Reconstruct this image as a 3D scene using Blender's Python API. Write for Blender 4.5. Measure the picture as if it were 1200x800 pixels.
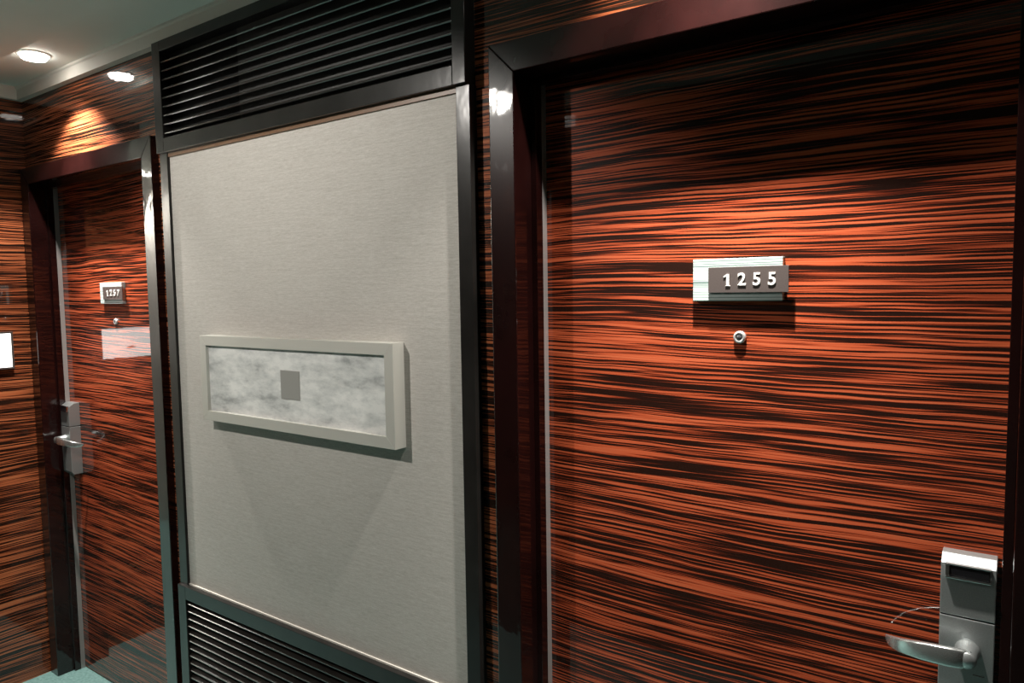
import bpy, bmesh, math, random
from mathutils import Vector, Matrix

random.seed(7)
sc = bpy.context.scene
for o in list(bpy.data.objects):
    bpy.data.objects.remove(o)
COL = sc.collection

# ------------------------------------------------------------------ camera
EYE = 1.651
cam_d = bpy.data.cameras.new('camera')
cam = bpy.data.objects.new('camera', cam_d)
COL.objects.link(cam)
F_PX, YAW, PITCH, ROLL = 840.53, 0.618997, 0.0707141, -0.0152557
fw = Vector((-math.sin(YAW) * math.cos(PITCH), math.cos(YAW) * math.cos(PITCH), -math.sin(PITCH)))
rt = Vector((math.cos(YAW), math.sin(YAW), 0))
up = rt.cross(fw)
c_, s_ = math.cos(ROLL), math.sin(ROLL)
r2 = c_ * rt + s_ * up
u2 = -s_ * rt + c_ * up
cam.matrix_world = Matrix(((r2.x, u2.x, -fw.x, 0), (r2.y, u2.y, -fw.y, -1.30),
                           (r2.z, u2.z, -fw.z, EYE), (0, 0, 0, 1)))
cam_d.sensor_width = 36.0
cam_d.lens = 36.0 * F_PX / 1200.0
cam_d.clip_start = 0.01
sc.camera = cam

# ------------------------------------------------------------------ world, exposure
w = bpy.data.worlds.new('world')
sc.world = w
w.use_nodes = True
w.node_tree.nodes['Background'].inputs[0].default_value = (0.9, 0.95, 1.0, 1)
w.node_tree.nodes['Background'].inputs[1].default_value = 0.012
sc.view_settings.view_transform = 'Standard'
sc.view_settings.look = 'None'
sc.view_settings.exposure = 0.0
sc.view_settings.gamma = 1.0
sc.view_settings.use_curve_mapping = False
sc.cycles.use_denoising = True
sc.cycles.max_bounces = 8
sc.cycles.glossy_bounces = 5
sc.cycles.sample_clamp_indirect = 6.0
sc.cycles.caustics_reflective = False

WARM = (1.0, 0.95, 0.88)
P_NEAR, P_FAR, P_OPP, P_LOBBY = 205.0, 205.0, 68.0, 420.0
LENS_GLOW = 26.0


# ------------------------------------------------------------------ node helpers
def new_mat(name):
    m = bpy.data.materials.new(name)
    m.use_nodes = True
    nt = m.node_tree
    return m, nt, nt.nodes['Principled BSDF']


def simple(name, col, rough=0.5, metal=0.0, coat=0.0, coat_rough=0.03, ior=None, emit=None):
    m, nt, b = new_mat(name)
    b.inputs['Base Color'].default_value = (*col, 1)
    b.inputs['Roughness'].default_value = rough
    b.inputs['Metallic'].default_value = metal
    b.inputs['Coat Weight'].default_value = coat
    b.inputs['Coat Roughness'].default_value = coat_rough
    if ior:
        b.inputs['IOR'].default_value = ior
    if emit:
        b.inputs['Emission Color'].default_value = (*emit[0], 1)
        b.inputs['Emission Strength'].default_value = emit[1]
    return m


def N(nt, kind, **kw):
    n = nt.nodes.new(kind)
    for k, v in kw.items():
        setattr(n, k, v)
    return n


def math_n(nt, op, a, b=None, c=None):
    n = N(nt, 'ShaderNodeMath', operation=op)
    for i, v in enumerate((a, b, c)):
        if v is None:
            continue
        if isinstance(v, (int, float)):
            n.inputs[i].default_value = v
        else:
            nt.links.new(v, n.inputs[i])
    return n.outputs[0]


def noise2(nt, u, v, su, sv, detail=2.0, rough=0.5, off=0.0):
    cv = N(nt, 'ShaderNodeCombineXYZ')
    nt.links.new(math_n(nt, 'MULTIPLY', u, su), cv.inputs[0])
    nt.links.new(math_n(nt, 'MULTIPLY', v, sv), cv.inputs[1])
    cv.inputs[2].default_value = off
    t = N(nt, 'ShaderNodeTexNoise')
    t.inputs['Scale'].default_value = 1.0
    t.inputs['Detail'].default_value = detail
    t.inputs['Roughness'].default_value = rough
    nt.links.new(cv.outputs[0], t.inputs['Vector'])
    return t.outputs[0]


def ramp(nt, fac, stops, interp='LINEAR'):
    r = N(nt, 'ShaderNodeValToRGB')
    r.color_ramp.interpolation = interp
    e = r.color_ramp.elements
    while len(e) < len(stops):
        e.new(0.5)
    for el, (p, c) in zip(e, stops):
        el.position = p
        el.color = (*c, 1)
    nt.links.new(fac, r.inputs[0])
    return r.outputs[0]


def position_uv(nt):
    g = N(nt, 'ShaderNodeNewGeometry')
    s = N(nt, 'ShaderNodeSeparateXYZ')
    nt.links.new(g.outputs['Position'], s.inputs[0])
    u = math_n(nt, 'ADD', s.outputs[0], s.outputs[1])
    return u, s.outputs[2], s


def zebrano(name, bright=(0.42, 0.074, 0.027), off=0.0, coat_ior=1.5, coat_rough=0.03):
    """straight-grained dark and orange striped veneer, grain running level, under lacquer"""
    m, nt, b = new_mat(name)
    u, z, _ = position_uv(nt)
    w1 = noise2(nt, u, z, 1.1, 2.2, 1.0, 0.4, 3.0 + off)
    w2 = noise2(nt, u, z, 5.0, 14.0, 2.0, 0.5, 8.0 + off)
    zz = math_n(nt, 'MULTIPLY_ADD', w1, 0.055, z)
    zz = math_n(nt, 'MULTIPLY_ADD', w2, 0.007, zz)
    n1 = noise2(nt, u, zz, 2.6, 210.0, 2.0, 0.55, 1.0 + off)
    n2 = noise2(nt, u, zz, 1.2, 75.0, 1.0, 0.5, 5.0 + off)
    n3 = noise2(nt, u, zz, 0.6, 15.0, 1.0, 0.5, 9.0 + off)
    n0 = noise2(nt, u, zz, 4.0, 430.0, 1.0, 0.5, 13.0 + off)
    v = math_n(nt, 'MULTIPLY', n1, 0.50)
    v = math_n(nt, 'MULTIPLY_ADD', n0, 0.22, v)
    v = math_n(nt, 'MULTIPLY_ADD', n2, 0.23, v)
    v = math_n(nt, 'MULTIPLY_ADD', n3, 0.10, v)
    d = (bright[0] * 0.036, bright[1] * 0.06, bright[2] * 0.09)
    md = (bright[0] * 0.30, bright[1] * 0.24, bright[2] * 0.24)
    hi = (bright[0] * 1.15, bright[1] * 1.5, bright[2] * 1.7)
    col = ramp(nt, v, [(0.512, d), (0.533, md), (0.565, bright), (0.66, hi)])
    nt.links.new(col, b.inputs['Base Color'])
    b.inputs['Roughness'].default_value = 0.5
    b.inputs['Specular IOR Level'].default_value = 0.08
    b.inputs['Coat Weight'].default_value = 1.0
    b.inputs['Coat Roughness'].default_value = coat_rough
    b.inputs['Coat IOR'].default_value = coat_ior
    bp = N(nt, 'ShaderNodeBump')
    bp.inputs['Strength'].default_value = 0.06
    bp.inputs['Distance'].default_value = 0.002
    nt.links.new(n2, bp.inputs['Height'])
    nt.links.new(bp.outputs[0], b.inputs['Coat Normal'])
    return m


def fabric(name):
    m, nt, b = new_mat(name)
    u, z, _ = position_uv(nt)
    a = noise2(nt, u, z, 45.0, 420.0, 2.0, 0.6, 0.0)
    c = noise2(nt, u, z, 240.0, 300.0, 1.0, 0.5, 4.0)
    d = noise2(nt, u, z, 9.0, 160.0, 2.0, 0.6, 7.0)
    v = math_n(nt, 'MULTIPLY', a, 0.5)
    v = math_n(nt, 'MULTIPLY_ADD', c, 0.22, v)
    v = math_n(nt, 'MULTIPLY_ADD', d, 0.28, v)
    col = ramp(nt, v, [(0.36, (0.43, 0.405, 0.37)), (0.5, (0.51, 0.485, 0.45)), (0.64, (0.585, 0.56, 0.525))])
    nt.links.new(col, b.inputs['Base Color'])
    b.inputs['Roughness'].default_value = 0.85
    b.inputs['Specular IOR Level'].default_value = 0.15
    bp = N(nt, 'ShaderNodeBump')
    bp.inputs['Strength'].default_value = 0.35
    bp.inputs['Distance'].default_value = 0.0006
    nt.links.new(v, bp.inputs['Height'])
    nt.links.new(bp.outputs[0], b.inputs['Normal'])
    return m


def lacquer(name, col=(0.0085, 0.002, 0.0018), rough=0.3, coat_rough=0.04, ior=1.5, coat=1.0):
    m, nt, b = new_mat(name)
    u, z, s = position_uv(nt)
    n = noise2(nt, u, z, 9.0, 6.0, 3.0, 0.6, 2.0)
    c = ramp(nt, n, [(0.35, tuple(x * 0.75 for x in col)), (0.65, tuple(x * 1.25 for x in col))])
    nt.links.new(c, b.inputs['Base Color'])
    b.inputs['Roughness'].default_value = rough
    b.inputs['Specular IOR Level'].default_value = 0.12
    b.inputs['Coat Weight'].default_value = coat
    b.inputs['Coat IOR'].default_value = ior
    b.inputs['Coat Roughness'].default_value = coat_rough
    bp = N(nt, 'ShaderNodeBump')
    bp.inputs['Strength'].default_value = 0.5
    bp.inputs['Distance'].default_value = 0.003
    nt.links.new(n, bp.inputs['Height'])
    nt.links.new(bp.outputs[0], b.inputs['Coat Normal'])
    return m


def mottled(name, lo, hi, scale, rough=0.9, bump=0.0, detail=3.0):
    m, nt, b = new_mat(name)
    g = N(nt, 'ShaderNodeNewGeometry')
    t = N(nt, 'ShaderNodeTexNoise')
    t.inputs['Scale'].default_value = scale
    t.inputs['Detail'].default_value = detail
    nt.links.new(g.outputs['Position'], t.inputs['Vector'])
    nt.links.new(ramp(nt, t.outputs[0], [(0.35, lo), (0.65, hi)]), b.inputs['Base Color'])
    b.inputs['Roughness'].default_value = rough
    b.inputs['Specular IOR Level'].default_value = 0.2
    if bump:
        bp = N(nt, 'ShaderNodeBump')
        bp.inputs['Strength'].default_value = bump
        bp.inputs['Distance'].default_value = 0.004
        nt.links.new(t.outputs[0], bp.inputs['Height'])
        nt.links.new(bp.outputs[0], b.inputs['Normal'])
    return m


def brushed(name, col=(0.47, 0.50, 0.50), rough=0.36, metal=0.82):
    m, nt, b = new_mat(name)
    u, z, _ = position_uv(nt)
    n = noise2(nt, u, z, 500.0, 500.0, 1.0, 0.5, 0.0)
    nt.links.new(ramp(nt, n, [(0.3, tuple(x * 0.85 for x in col)), (0.7, col)]), b.inputs['Base Color'])
    b.inputs['Metallic'].default_value = metal
    b.inputs['Roughness'].default_value = rough
    return m


def marbled(name):
    """cloudy silver-grey paint of the picture"""
    m, nt, b = new_mat(name)
    u, z, _ = position_uv(nt)
    a = noise2(nt, u, z, 9.0, 22.0, 6.0, 0.62, 1.5)
    c = noise2(nt, u, z, 30.0, 60.0, 4.0, 0.6, 6.0)
    v = math_n(nt, 'MULTIPLY', a, 0.75)
    v = math_n(nt, 'MULTIPLY_ADD', c, 0.25, v)
    nt.links.new(ramp(nt, v, [(0.35, (0.36, 0.37, 0.37)), (0.46, (0.62, 0.63, 0.62)), (0.60, (0.84, 0.84, 0.82))]),
                 b.inputs['Base Color'])
    b.inputs['Roughness'].default_value = 0.45
    return m


def lined_glass(name):
    """pale frosted glass block with fine level lines"""
    m, nt, b = new_mat(name)
    u, z, _ = position_uv(nt)
    n = noise2(nt, u, z, 1.0, 420.0, 1.0, 0.5, 2.0)
    nt.links.new(ramp(nt, n, [(0.38, (0.13, 0.20, 0.18)), (0.46, (0.50, 0.56, 0.545))]), b.inputs['Base Color'])
    b.inputs['Roughness'].default_value = 0.25
    b.inputs['Coat Weight'].default_value = 0.6
    b.inputs['Subsurface Weight'].default_value = 0.0
    return m


def sign_face_mat(name):
    """white card, made to glow, with a small faded red smudge low down"""
    m, nt, b = new_mat(name)
    u, z, s = position_uv(nt)
    dy = math_n(nt, 'DIVIDE', math_n(nt, 'ADD', s.outputs[1], 0.205), 0.040)
    dz = math_n(nt, 'DIVIDE', math_n(nt, 'SUBTRACT', z, 1.411), 0.012)
    n = noise2(nt, s.outputs[1], z, 40.0, 120.0, 3.0, 0.6, 0.0)
    r = math_n(nt, 'ADD', math_n(nt, 'POWER', dy, 2.0), math_n(nt, 'POWER', dz, 2.0))
    r = math_n(nt, 'MULTIPLY_ADD', n, 1.2, r)
    nt.links.new(ramp(nt, r, [(0.6, (0.45, 0.10, 0.06)), (1.0, (0.86, 0.86, 0.84))]), b.inputs['Base Color'])
    b.inputs['Roughness'].default_value = 0.3
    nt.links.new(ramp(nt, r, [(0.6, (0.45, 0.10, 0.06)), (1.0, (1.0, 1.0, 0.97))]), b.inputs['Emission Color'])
    b.inputs['Emission Strength'].default_value = SIGN_GLOW  # emission added so the card looks overexposed, also in the door's reflection
    return m


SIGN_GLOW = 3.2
M = {}
M['wood'] = zebrano('striped veneer', bright=(0.34, 0.090, 0.033))
M['wood_door'] = zebrano('striped door veneer', off=20.0)
M['wood_shaded'] = zebrano('shaded striped veneer', bright=(0.10, 0.030, 0.012))  # veneer colour darkened to stand for an opposite door in shadow
M['lacquer'] = lacquer('dark red brown lacquer')
M['vent'] = lacquer('black brown satin lacquer', col=(0.014, 0.013, 0.012), coat_rough=0.17, ior=1.36, coat=0.75)
M['slat'] = lacquer('black brown glossy lacquer', col=(0.020, 0.017, 0.015), coat_rough=0.13, ior=1.65)
M['vent_dark'] = simple('matt black', (0.004, 0.004, 0.004), 0.9)
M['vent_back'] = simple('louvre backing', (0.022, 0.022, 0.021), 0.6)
M['brown_trim'] = simple('brown trim', (0.16, 0.085, 0.045), 0.4, coat=0.4)
M['seal'] = simple('grey door seal', (0.36, 0.34, 0.33), 0.4, 0.5)
M['fabric'] = fabric('woven wall fabric')
M['ceiling'] = mottled('ceiling paint', (0.68, 0.72, 0.67), (0.73, 0.765, 0.715), 3.0, 0.8)
M['fascia'] = simple('white painted trim', (0.72, 0.69, 0.63), 0.6)
M['carpet'] = mottled('teal carpet', (0.13, 0.25, 0.235), (0.20, 0.345, 0.328), 90.0, 0.95, 0.6)
M['plain'] = mottled('pale corridor wallpaper', (0.55, 0.53, 0.49), (0.62, 0.60, 0.56), 30.0, 0.8)
M['paper'] = mottled('olive grey wallpaper', (0.065, 0.065, 0.058), (0.085, 0.085, 0.075), 30.0, 0.8)
M['steel'] = brushed('brushed steel')
M['steel_bright'] = brushed('satin bright steel', (0.72, 0.75, 0.74), 0.22, 0.9)
M['steel_dark'] = brushed('dark burnished steel', (0.20, 0.165, 0.155), 0.26, 0.6)
M['chrome'] = simple('chrome', (0.85, 0.86, 0.87), 0.12, 1.0)
M['numeral'] = simple('bright polished numeral', (0.88, 0.87, 0.84), 0.35, 0.3)
M['black'] = simple('black plastic', (0.006, 0.006, 0.007), 0.25)
M['peep'] = simple('bright nickel', (0.75, 0.76, 0.76), 0.25, 0.7)
M['lens'] = simple('dark lens', (0.05, 0.05, 0.055), 0.05, 0.0, 1.0)
M['glass'] = lined_glass('lined frosted glass')
M['silver'] = simple('champagne silver leaf', (0.66, 0.65, 0.60), 0.42, 0.4)
M['canvas'] = marbled('cloudy silver paint')
M['grey_patch'] = simple('grey silver square', (0.36, 0.355, 0.335), 0.5, 0.2)
M['sign_face'] = sign_face_mat('glowing sign card')
M['sign_frame'] = simple('dark pewter frame', (0.10, 0.09, 0.085), 0.3, 0.6)
M['lamp_trim'] = simple('white lamp ring', (0.82, 0.80, 0.76), 0.4)
M['lamp_lens'] = simple('glowing lens', (0.9, 0.9, 0.9), 0.5, emit=(WARM, LENS_GLOW))


# ------------------------------------------------------------------ mesh helpers
def add_box(bm, x0, x1, y0, y1, z0, z1, bevel=0.0, seg=2):
    x0, x1 = min(x0, x1), max(x0, x1)
    vs = [bm.verts.new((x, y, z)) for x in (x0, x1) for y in (y0, y1) for z in (z0, z1)]
    F = [(0, 1, 3, 2), (4, 6, 7, 5), (0, 4, 5, 1), (2, 3, 7, 6), (0, 2, 6, 4), (1, 5, 7, 3)]
    fs = [bm.faces.new([vs[i] for i in f]) for f in F]
    if bevel:
        es = {e for f in fs for e in f.edges}
        bmesh.ops.bevel(bm, geom=list(es), offset=bevel, segments=seg, affect='EDGES', profile=0.6)


def add_prism(bm, poly, a0, a1, axis='y', bevel=0.0, seg=2):
    """polygon extruded along an axis; poly in the other two coordinates (kept in xyz order)"""
    def P(p, a):
        return {'x': (a, p[0], p[1]), 'y': (p[0], a, p[1]), 'z': (p[0], p[1], a)}[axis]
    A = [bm.verts.new(P(p, a0)) for p in poly]
    B = [bm.verts.new(P(p, a1)) for p in poly]
    n = len(poly)
    fs = [bm.faces.new(A), bm.faces.new(B[::-1])]
    for i in range(n):
        j = (i + 1) % n
        fs.append(bm.faces.new((A[i], B[i], B[j], A[j])))
    bmesh.ops.recalc_face_normals(bm, faces=fs)
    if bevel:
        es = {e for f in fs for e in f.edges}
        bmesh.ops.bevel(bm, geom=list(es), offset=bevel, segments=seg, affect='EDGES', profile=0.6)


def add_lathe(bm, profile, mat, seg=40):
    """profile of (radius, height) turned about local z, then moved by mat"""
    rings = []
    for r, h in profile:
        if r < 1e-6:
            rings.append([bm.verts.new(mat @ Vector((0, 0, h)))])
        else:
            rings.append([bm.verts.new(mat @ Vector((r * math.cos(2 * math.pi * k / seg), r * math.sin(2 * math.pi * k / seg), h)))
                          for k in range(seg)])
    fs = []
    for a, b in zip(rings, rings[1:]):
        for k in range(seg):
            j = (k + 1) % seg
            if len(a) == 1 and len(b) == 1:
                continue
            if len(a) == 1:
                fs.append(bm.faces.new((a[0], b[k], b[j])))
            elif len(b) == 1:
                fs.append(bm.faces.new((a[k], a[j], b[0])))
            else:
                fs.append(bm.faces.new((a[k], a[j], b[j], b[k])))
    for f in fs:
        f.smooth = True
    bmesh.ops.recalc_face_normals(bm, faces=fs)


def finish(name, bm, mat, parent=None, smooth=False):
    bmesh.ops.recalc_face_normals(bm, faces=bm.faces[:])
    me = bpy.data.meshes.new(name)
    bm.to_mesh(me)
    bm.free()
    me.materials.append(M[mat])
    if smooth:
        for p in me.polygons:
            p.use_smooth = True
    o = bpy.data.objects.new(name, me)
    COL.objects.link(o)
    if parent:
        o.parent = parent
    return o


def boxes(name, lst, mat, parent=None, bevel=0.0):
    bm = bmesh.new()
    for b in lst:
        add_box(bm, *b, bevel=bevel)
    return finish(name, bm, mat, parent)


def empty(name, loc=(0, 0, 0)):
    o = bpy.data.objects.new(name, None)
    o.empty_display_size = 0.1
    COL.objects.link(o)
    o.location = loc
    return o


def tag(o, label=None, cat=None, group=None, kind=None):
    for k, v in (('label', label), ('category', cat), ('group', group), ('kind', kind)):
        if v:
            o[k] = v
    return o


def text_mesh(name, body, size, depth, offset, mat, parent, loc):
    cu = bpy.data.curves.new(name, 'FONT')
    cu.body = body
    cu.size = size
    cu.extrude = depth
    cu.offset = offset
    cu.space_character = 1.22
    cu.align_x = 'CENTER'
    cu.align_y = 'CENTER'
    tmp = bpy.data.objects.new('tmp', cu)
    COL.objects.link(tmp)
    dg = bpy.context.evaluated_depsgraph_get()
    me = bpy.data.meshes.new_from_object(tmp.evaluated_get(dg))
    bpy.data.objects.remove(tmp)
    me.name = name
    me.transform(Matrix.Rotation(math.radians(90), 4, 'X'))
    me.materials.clear()
    me.materials.append(M[mat])
    o = bpy.data.objects.new(name, me)
    COL.objects.link(o)
    o.parent = parent
    o.location = loc
    return o


# ------------------------------------------------------------------ measures (metres; wall line y = 0, room towards -y)
CEIL = 2.528
FASCIA = 2.475
WALL = 0.026            # veneer lies this far behind the frames
HALF = 0.4563           # half of a door opening
CAS = 0.0672            # width of the frame
TOP, TOP2 = 2.124, 2.191
NEAR, FAR = -0.4563, -2.9315
END = -3.465
OPP = -1.45
XR = 2.4
XLOB = -7.5

# ------------------------------------------------------------------ the setting
tag(boxes('floor', [(XLOB, XR, OPP - 0.1, 0.3, -0.1, 0.0)], 'carpet'),
    'teal carpet floor of the corridor', 'floor', kind='structure')
tag(boxes('ceiling', [(XLOB, XR, -0.212, 0.3, CEIL, CEIL + 0.12), (XLOB, XR, OPP - 0.1, -0.212, CEIL - 0.026, CEIL + 0.12)], 'ceiling'),
    'grey white ceiling with a raised margin along the doors', 'ceiling', kind='structure')
tag(boxes('wall_back', [
    (END, FAR - HALF - CAS, WALL, 0.28, 0, CEIL),
    (FAR - HALF - CAS, FAR + HALF + CAS, WALL, 0.28, TOP2, CEIL),
    (FAR + HALF + CAS, NEAR - HALF - CAS, WALL, 0.28, 0, CEIL),
    (NEAR - HALF - CAS, NEAR + HALF + CAS, WALL, 0.28, TOP2, CEIL),
    (NEAR + HALF + CAS, XR, WALL, 0.28, 0, CEIL),
], 'wood'), 'orange and black striped veneer wall around the doors', 'wall', kind='structure')
tag(boxes('wall_left', [(END - 0.16, END, -0.47, 0.28, 0, CEIL)], 'wood'),
    'striped veneer wall end at the corridor corner carrying the white sign', 'wall', kind='structure')
tag(boxes('wall_right', [(XR, XR + 0.1, OPP - 0.1, 0.3, 0, CEIL)], 'wood'),
    'veneer wall closing the corridor on the right', 'wall', kind='structure')
tag(boxes('wall_front', [(-4.0, -1.73, OPP - 0.1, OPP, 0, CEIL), (0.6, XR, OPP - 0.1, OPP, 0, CEIL)], 'wood_shaded'),
    'veneer wall facing the two doors across the corridor, darkened in colour for shade', 'wall', kind='structure')
tag(boxes('wall_front', [(-1.73, 0.6, OPP - 0.1, OPP, 0, CEIL), ], 'paper'),
    'olive grey papered wall facing the doors across the corridor', 'wall', kind='structure')
tag(boxes('wall_lobby', [(XLOB, -4.0, OPP - 0.1, OPP, 0, CEIL), (XLOB - 0.1, XLOB, OPP - 0.1, 0.3, 0, CEIL), (XLOB, END - 0.16, 0.2, 0.3, 0, CEIL)], 'plain'),
    'pale papered wall beyond the corridor corner', 'wall', kind='structure')
bm = bmesh.new()
add_prism(bm, [(0.0, FASCIA), (WALL, FASCIA), (WALL, CEIL), (-0.006, CEIL), (-0.006, CEIL - 0.008), (0.0, CEIL - 0.012)], END + 0.026, XR, 'x')
tag(finish('trim_1', bm, 'fascia'), 'white painted trim where veneer wall meets ceiling', 'trim', kind='structure')
bm = bmesh.new()
add_box(bm, END, END + 0.026, -0.47, WALL, FASCIA, CEIL)
tag(finish('trim_2', bm, 'fascia'), 'short white painted trim above the wall with the sign', 'trim', kind='structure')


# ------------------------------------------------------------------ doors
def lever_bm(m):
    """return lever: pts (dx from lock centre line, distance from leaf, top z, bottom z, half thickness)"""
    pts = [(0.404, 0.076, 1.061, 1.036, 0.0052), (0.392, 0.0815, 1.0635, 1.0325, 0.0062), (0.375, 0.084, 1.0635, 1.0315, 0.0062),
           (0.355, 0.0838, 1.0625, 1.0315, 0.006), (0.335, 0.081, 1.060, 1.0305, 0.0056), (0.318, 0.075, 1.056, 1.0295, 0.005),
           (0.303, 0.066, 1.051, 1.0265, 0.0042), (0.291, 0.054, 1.046, 1.0245, 0.0036), (0.283, 0.041, 1.0405, 1.0240, 0.0030),
           (0.278, 0.030, 1.036, 1.0255, 0.0024), (0.276, 0.024, 1.0335, 1.0285, 0.0018)]
    bm = bmesh.new()
    rings = []
    for i, (x, d, zt, zb, h) in enumerate(pts):
        a = pts[max(0, i - 1)]
        b = pts[min(len(pts) - 1, i + 1)]
        t = Vector((b[0] - a[0], b[1] - a[1], 0)).normalized()
        n = Vector((-t.y, t.x, 0))
        ring = []
        K = 16
        for k in range(K):
            ang = 2 * math.pi * k / K
            cx = math.copysign(abs(math.cos(ang)) ** 0.35, math.cos(ang))
            cz = math.copysign(abs(math.sin(ang)) ** 0.35, math.sin(ang))
            p = Vector((x, d, 0)) + n * h * cx
            ring.append(bm.verts.new((m * p.x, -p.y, (zt + zb) / 2 + (zt - zb) / 2 * cz)))
        rings.append(ring)
    for a, b in zip(rings, rings[1:]):
        for k in range(len(a)):
            j = (k + 1) % len(a)
            bm.faces.new((a[k], a[j], b[j], b[k]))
    bm.faces.new(rings[0])
    bm.faces.new(rings[-1][::-1])
    return bm


def make_door(name, cx, m, number, label, wood):
    LEAF = 0.108
    root = empty(name, (cx, LEAF, 0))
    tag(root, label, 'door', kind='structure')
    boxes('door_leaf', [(-HALF + 0.004, HALF - 0.004, 0.0, 0.045, 0.006, TOP - 0.003)], wood, root)
    # room number: glass block and a steel plate offset to the right in front of it
    g = boxes('number_backplate', [(-0.0865, 0.0885, -0.0145, 0.0, EYE - 0.027, EYE + 0.0565)], 'glass', root, 0.0012)
    g['label'] = 'pale lined glass backplate'
    p = boxes('number_plate', [(-0.0530, 0.1005, -0.0195, -0.0165, EYE - 0.0105, EYE + 0.0395)], 'steel_dark', g, 0.0006)
    p['label'] = 'dark steel plate with the room number'
    boxes('spacer', [(-0.040, -0.030, -0.0166, -0.0144, EYE + 0.010, EYE + 0.020), (0.070, 0.080, -0.0166, -0.0144, EYE + 0.010, EYE + 0.020)], 'steel_dark', g)
    for i, ch in enumerate(number):
        if ch == '1':
            bm = bmesh.new()
            ox, oz = -0.0150 + 0.0285 * i, EYE + 0.0142
            add_prism(bm, [(ox + a, oz + b) for a, b in ((-0.0075, 0.0072), (-0.0005, 0.0118), (0.0042, 0.0118), (0.0042, -0.0096), (0.0062, -0.0116), (-0.0034, -0.0116), (-0.0014, -0.0096), (-0.0014, 0.0072), (-0.0066, 0.0050))],
                      -0.0213, -0.0194, 'y')
            finish('numeral', bm, 'numeral', g)
            continue
        text_mesh('numeral', ch, 0.0335, 0.0009, 0.0006, 'numeral', g, (-0.0150 + 0.0285 * i, -0.0204, EYE + 0.0142))
    # peephole
    bm = bmesh.new()
    mt = Matrix.Translation((0.005, 0, EYE - 0.098)) @ Matrix.Rotation(math.radians(90), 4, 'X')
    add_lathe(bm, [(0.0, 0.0), (0.0125, 0.0), (0.0125, 0.004), (0.011, 0.0075), (0.0075, 0.0085), (0.0065, 0.0065), (0.0, 0.0065)], mt)
    ph = finish('peephole', bm, 'peep', root)
    bm = bmesh.new()
    add_lathe(bm, [(0.0062, 0.0066), (0.0045, 0.0082), (0.0, 0.009)], mt, 24)
    finish('peephole_lens', bm, 'lens', ph)
    # card lock
    xa, xb = 0.3572, 0.4350
    bm = bmesh.new()
    zt, zb = EYE - 0.450, EYE - 0.757
    zs = EYE - 0.549
    prof_t = [(0.0, zt), (-0.022, zt - 0.001), (-0.040, zt - 0.013), (-0.043, zt - 0.036), (-0.044, zs), (0.0, zs)]
    add_prism(bm, prof_t, m * xa, m * xb, 'x', 0.0015)
    lk = finish('door_lock', bm, 'steel', root)
    lk['label'] = 'brushed steel card lock case'
    bm = bmesh.new()
    prof_b = [(0.0, zs - 0.0025), (-0.0445, zs - 0.0025), (-0.0445, zb + 0.012), (-0.036, zb), (0.0, zb)]
    add_prism(bm, prof_b, m * xa, m * xb, 'x', 0.0015)
    finish('lock_body', bm, 'steel', lk)
    boxes('lock_seam', [(m * (xa + 0.001), m * (xb - 0.001), -0.042, -0.001, zs - 0.003, zs + 0.001)], 'black', lk)
    # the slot of the reader, its chrome lips
    bm = bmesh.new()
    x0, x1 = xa + 0.009, xb - 0.009
    add_prism(bm, [(-0.0385, zt - 0.012), (-0.0465, zt - 0.0135), (-0.0475, zt - 0.031), (-0.040, zt - 0.033)], m * x0, m * x1, 'x', 0.001)
    finish('card_slot', bm, 'black', lk)
    bm = bmesh.new()
    add_box(bm, m * (x0 - 0.002), m * (x1 + 0.002), -0.051, -0.041, zt - 0.0350, zt - 0.0315, 0.0008)
    add_box(bm, m * (x0 - 0.002), m * (x0 + 0.004), -0.049, -0.040, zt - 0.033, zt - 0.0135, 0.0008)
    add_box(bm, m * (x0 - 0.002), m * (x1 + 0.002), -0.0478, -0.038, zt - 0.0135, zt - 0.0115, 0.0005)
    finish('slot_rim', bm, 'chrome', lk)
    bm = bmesh.new()
    mt = Matrix.Translation((m * 0.3985, -0.044, 1.0475)) @ Matrix.Rotation(math.radians(90), 4, 'X')
    add_lathe(bm, [(0.0, 0.0), (0.0185, 0.0), (0.018, 0.004), (0.0155, 0.012), (0.0145, 0.028), (0.0145, 0.038), (0.0125, 0.0425), (0.0, 0.0435)], mt)
    finish('lever_rose', bm, 'steel', lk)
    finish('lever_handle', lever_bm(m), 'steel_bright', lk, True)
    boxes('lock_lamp', [(m * 0.406, m * 0.423, -0.0452, -0.0442, 1.008, 1.0095)], 'chrome', lk)
    return root


make_door('door_1', NEAR, 1, '1255', 'large striped veneer door on the right bearing number 1255', 'wood_door')
make_door('door_2', FAR, -1, '1257', 'far striped veneer door at the left end of the corridor', 'wood_door')


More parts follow.
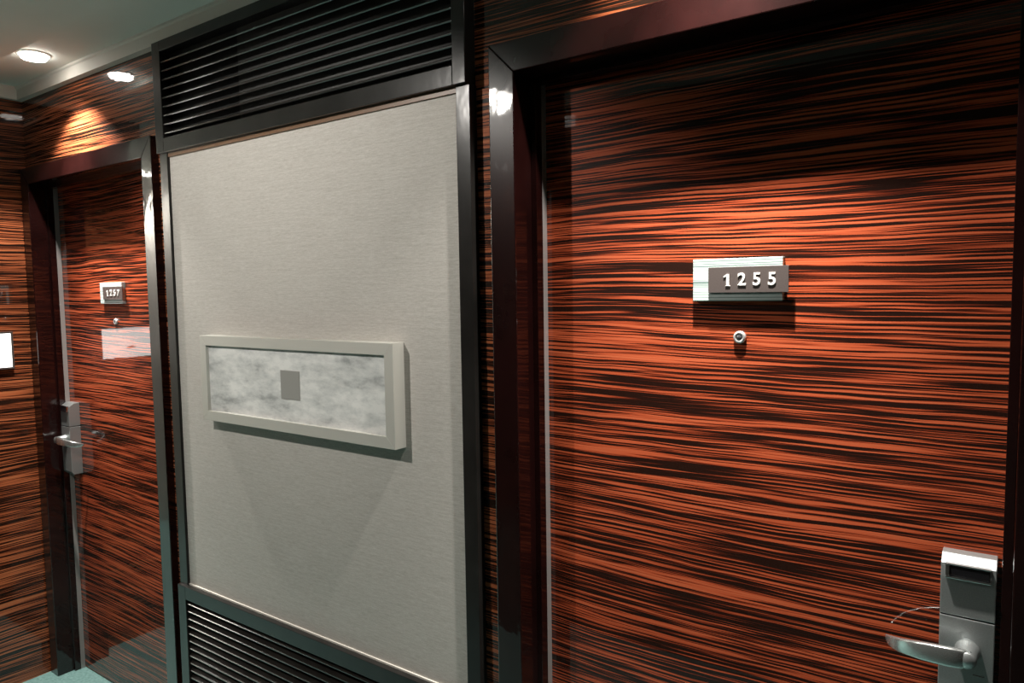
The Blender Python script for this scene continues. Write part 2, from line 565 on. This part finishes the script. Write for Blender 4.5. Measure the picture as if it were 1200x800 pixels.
def door_frame(cx, label, lock):
    root = tag(empty('door_frame', (cx, 0, 0)), label, 'door frame')
    D = 0.15
    bm = bmesh.new()
    add_prism(bm, [(-HALF - CAS, 0), (-HALF, 0), (-HALF, TOP), (-HALF - CAS, TOP2)], 0, D, 'y', 0.0022)
    finish('jamb', bm, 'lacquer', root)
    bm = bmesh.new()
    add_prism(bm, [(HALF + CAS, 0), (HALF, 0), (HALF, TOP), (HALF + CAS, TOP2)], 0, D, 'y', 0.0022)
    finish('jamb', bm, 'lacquer', root)
    bm = bmesh.new()
    add_prism(bm, [(-HALF - CAS, TOP2), (-HALF, TOP), (HALF, TOP), (HALF + CAS, TOP2)], 0, D, 'y', 0.0022)
    finish('header', bm, 'lacquer', root)
    st = 0.0145
    bm = bmesh.new()
    add_box(bm, -HALF, -HALF + st, 0.065, 0.089, 0.0, TOP, 0.001)
    add_box(bm, HALF - st, HALF, 0.065, 0.089, 0.0, TOP, 0.001)
    add_box(bm, -HALF + st, HALF - st, 0.065, 0.089, TOP - st, TOP, 0.001)
    finish('door_stop', bm, 'lacquer', root)
    bm = bmesh.new()
    add_box(bm, -HALF, -HALF + st, 0.089, 0.1075, 0.0, TOP - 0.0005, 0.001)
    add_box(bm, HALF - st, HALF, 0.089, 0.1075, 0.0, TOP - 0.0005, 0.001)
    finish('door_seal', bm, 'seal', root)['label'] = 'grey seal strip'
    return root


door_frame(NEAR, 'glossy dark lacquered frame around the large door 1255', 1)
door_frame(FAR, 'glossy dark lacquered frame around the far door at left', -1)

# ------------------------------------------------------------------ fabric wall panel and its vents
PX0, PX1 = -2.3543, -1.0337
IX0, IX1 = -2.3078, -1.0745
VT0, VT1 = 2.120, 2.4745         # upper vent
VB0, VB1 = 0.06, 0.660           # lower vent
panel = tag(empty('wall_panel', ((PX0 + PX1) / 2, WALL, VB1)),
            'pale woven fabric wall panel in dark posts between the two doors', 'wall panel')
px = -panel.location.x
fab = boxes('fabric_field', [(IX0, IX1, 0.009, WALL, VB1, VT0 - 0.013)], 'fabric')
post_a = boxes('post', [(PX0, IX0, 0.0, WALL, VB1, VT0)], 'vent', None, 0.0015)
post_b = boxes('post', [(IX1, PX1, 0.0, WALL, VB1, VT0)], 'vent', None, 0.0015)
tr = boxes('top_trim', [(IX0, IX1, 0.003, WALL, VT0 - 0.013, VT0)], 'brown_trim')
bt = boxes('bottom_trim', [(IX0, IX1, 0.005, 0.009, VB1, VB1 + 0.005)], 'fascia')
bt['label'] = 'thin white edge strip'
for o in (fab, post_a, post_b, tr, bt):
    o.parent = panel
    o.location = -panel.location


def vent(z0, z1, rails, first, pitch, n, label):
    root = tag(empty('vent_grille', ((PX0 + PX1) / 2, WALL, z0)), label, 'vent')
    L = root.location
    x0, x1 = -2.3505, -1.0360
    f0, f1 = -0.0124, WALL
    top, bot = rails
    sl, sr = 0.046, 0.038
    parts = []
    bm = bmesh.new()
    for b in ((x0, x0 + sl, f0, f1, z0, z1), (x1 - sr, x1, f0, f1, z0, z1)):
        add_box(bm, *b, bevel=0.0016)
    add_box(bm, x0 + sl, x1 - sr, f0, f1, z1 - top, z1, bevel=0.0012)
    add_box(bm, x0 + sl, x1 - sr, f0, f1, z0, z0 + bot, bevel=0.0012)
    parts.append(finish('vent_frame', bm, 'vent'))
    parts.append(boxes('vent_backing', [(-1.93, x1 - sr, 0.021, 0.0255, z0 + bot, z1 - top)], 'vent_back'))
    parts.append(boxes('black_backing', [(x0 + sl, -1.93, 0.0235, 0.0257, z0 + bot, z1 - top)], 'vent_dark'))  # flat black sheet behind the left part of the slats
    for i in range(n):
        z = first - pitch * i
        bm = bmesh.new()
        add_prism(bm, [(-0.0065, z - 0.0030), (-0.0085, z - 0.0012), (-0.0088, z + 0.0008), (-0.0072, z + 0.0025), (0.018, z + 0.0150), (0.0205, z + 0.0105)],
                  x0 + sl, x1 - sr, 'x', 0.0)
        parts.append(finish('slat', bm, 'slat'))
    for o in parts:
        o.parent = root
        o.location = -L
    return root


vent(VT0, VT1, (0.033, 0.045), EYE + 0.757, 0.0284, 9, 'dark louvred vent above the pale fabric panel')
vent(VB0, VB1, (0.045, 0.05), EYE - 1.053, 0.0262, 18, 'dark louvred vent below the pale fabric panel')
tag(boxes('baseboard_back', [(PX0, PX1, 0.004, WALL, 0.0, VB0)], 'vent'), 'dark base below the lower vent', 'baseboard', kind='structure')

# ------------------------------------------------------------------ framed picture
AX0, AX1, AZ0, AZ1 = -2.1150, -1.2675, EYE - 0.393, EYE - 0.1255
art = tag(empty('framed_picture', ((AX0 + AX1) / 2, 0.009, (AZ0 + AZ1) / 2)),
          'wide silver framed picture of cloudy grey with a small square, on the fabric panel', 'picture')
fwid = 0.031
yf, yb = -0.031, 0.009
bm = bmesh.new()
A = (AX0, AX1, AZ0, AZ1)
Bx = (AX0 + fwid, AX1 - fwid, AZ0 + fwid, AZ1 - fwid)
for poly in ([(A[0], A[3]), (Bx[0], Bx[3]), (Bx[1], Bx[3]), (A[1], A[3])],
             [(A[0], A[2]), (A[1], A[2]), (Bx[1], Bx[2]), (Bx[0], Bx[2])],
             [(A[0], A[2]), (Bx[0], Bx[2]), (Bx[0], Bx[3]), (A[0], A[3])],
             [(A[1], A[2]), (A[1], A[3]), (Bx[1], Bx[3]), (Bx[1], Bx[2])]):
    add_prism(bm, poly, yf, yb, 'y', 0.0008)
fr = finish('picture_frame', bm, 'silver')
cv = boxes('picture_face', [(Bx[0] - 0.001, Bx[1] + 0.001, yf + 0.010, yb - 0.001, Bx[2] - 0.001, Bx[3] + 0.001)], 'canvas')
sq = boxes('grey_square', [(-1.7265, -1.6420, yf + 0.0088, yf + 0.0102, EYE - 0.2985, EYE - 0.2165)], 'grey_patch')
sq['label'] = 'plain grey square on the picture'
for o in (fr, cv):
    o.parent = art
    o.location = -art.location
sq.parent = cv

# ------------------------------------------------------------------ sign on the end wall
sy1, sy0 = -0.066, -0.395
sz1, sz0 = EYE - 0.1385, EYE - 0.2950
sign = tag(empty('wall_sign', (END, (sy0 + sy1) / 2, (sz0 + sz1) / 2)), 'bright white sign in a thin dark frame on the end wall at far left', 'sign')
bm = bmesh.new()
fw_ = 0.008
for b in ((sy0, sy1, sz1 - fw_, sz1), (sy0, sy1, sz0, sz0 + fw_), (sy0, sy0 + fw_, sz0 + fw_, sz1 - fw_), (sy1 - fw_, sy1, sz0 + fw_, sz1 - fw_)):
    add_box(bm, END, END + 0.016, b[0], b[1], b[2], b[3], 0.001)
a = finish('sign_frame', bm, 'sign_frame')
b_ = boxes('sign_face', [(END, END + 0.012, sy0 + fw_ - 0.001, sy1 - fw_ + 0.001, sz0 + fw_ - 0.001, sz1 - fw_ + 0.001)], 'sign_face')
for o in (a, b_):
    o.parent = sign
    o.location = -sign.location


# ------------------------------------------------------------------ downlights
def downlight(x, y, z, power, label, size=78, blend=0.95, aim=None, flood=0.0, lens=1.0):
    root = tag(empty('ceiling_downlight', (x, y, z)), label, 'ceiling light', 'downlights along the corridor')
    bm = bmesh.new()
    add_lathe(bm, [(0.050, 0.0), (0.066, 0.0), (0.066, -0.002), (0.060, -0.0045), (0.052, -0.0045), (0.050, 0.0)], Matrix.Identity(4))
    finish('trim_ring', bm, 'lamp_trim', root)
    bm = bmesh.new()
    add_lathe(bm, [(0.0515, -0.0008), (0.0510, -0.012), (0.047, -0.0165), (0.030, -0.0185), (0.0, -0.0195)], Matrix.Identity(4))
    finish('lamp_lens', bm, 'lamp_lens', root)
    ld = bpy.data.lights.new('downlight_beam', 'SPOT')
    ld.energy = power
    ld.color = WARM
    ld.spot_size = math.radians(size)
    ld.spot_blend = blend
    ld.shadow_soft_size = 0.018
    lo = bpy.data.objects.new('downlight_beam', ld)
    COL.objects.link(lo)
    lo.parent = root
    lo.location = (0, 0, -0.046)
    if aim:
        lo.rotation_euler = (Vector(aim) - Vector((x, y, z - 0.046))).to_track_quat('-Z', 'Y').to_euler()
    if flood:
        l2 = ld.copy()
        l2.energy = flood
        l2.spot_size = math.radians(114)
        l2.spot_blend = 0.35
        lo2 = bpy.data.objects.new('downlight_spill', l2)
        COL.objects.link(lo2)
        lo2.parent = root
        lo2.location = (0, 0, -0.034)
    root.scale = (lens, lens, 1)
    return root


downlight(-2.9350, -0.128, CEIL, P_FAR, 'round recessed downlight glowing above the far door', flood=72.0, lens=0.84)
downlight(-0.4500, -0.128, CEIL, P_NEAR, 'round recessed downlight above the door numbered 1255', flood=72.0, lens=0.84)
downlight(-1.8600, -1.250, CEIL - 0.026, P_OPP, 'round recessed downlight across the corridor aimed at the silver framed picture', 84, 0.4, (-1.76, 0.0, 1.22), lens=1.4)
downlight(-4.9700, -1.340, CEIL - 0.026, P_LOBBY, 'round recessed downlight in the lobby beyond the corner', 130, 0.6)
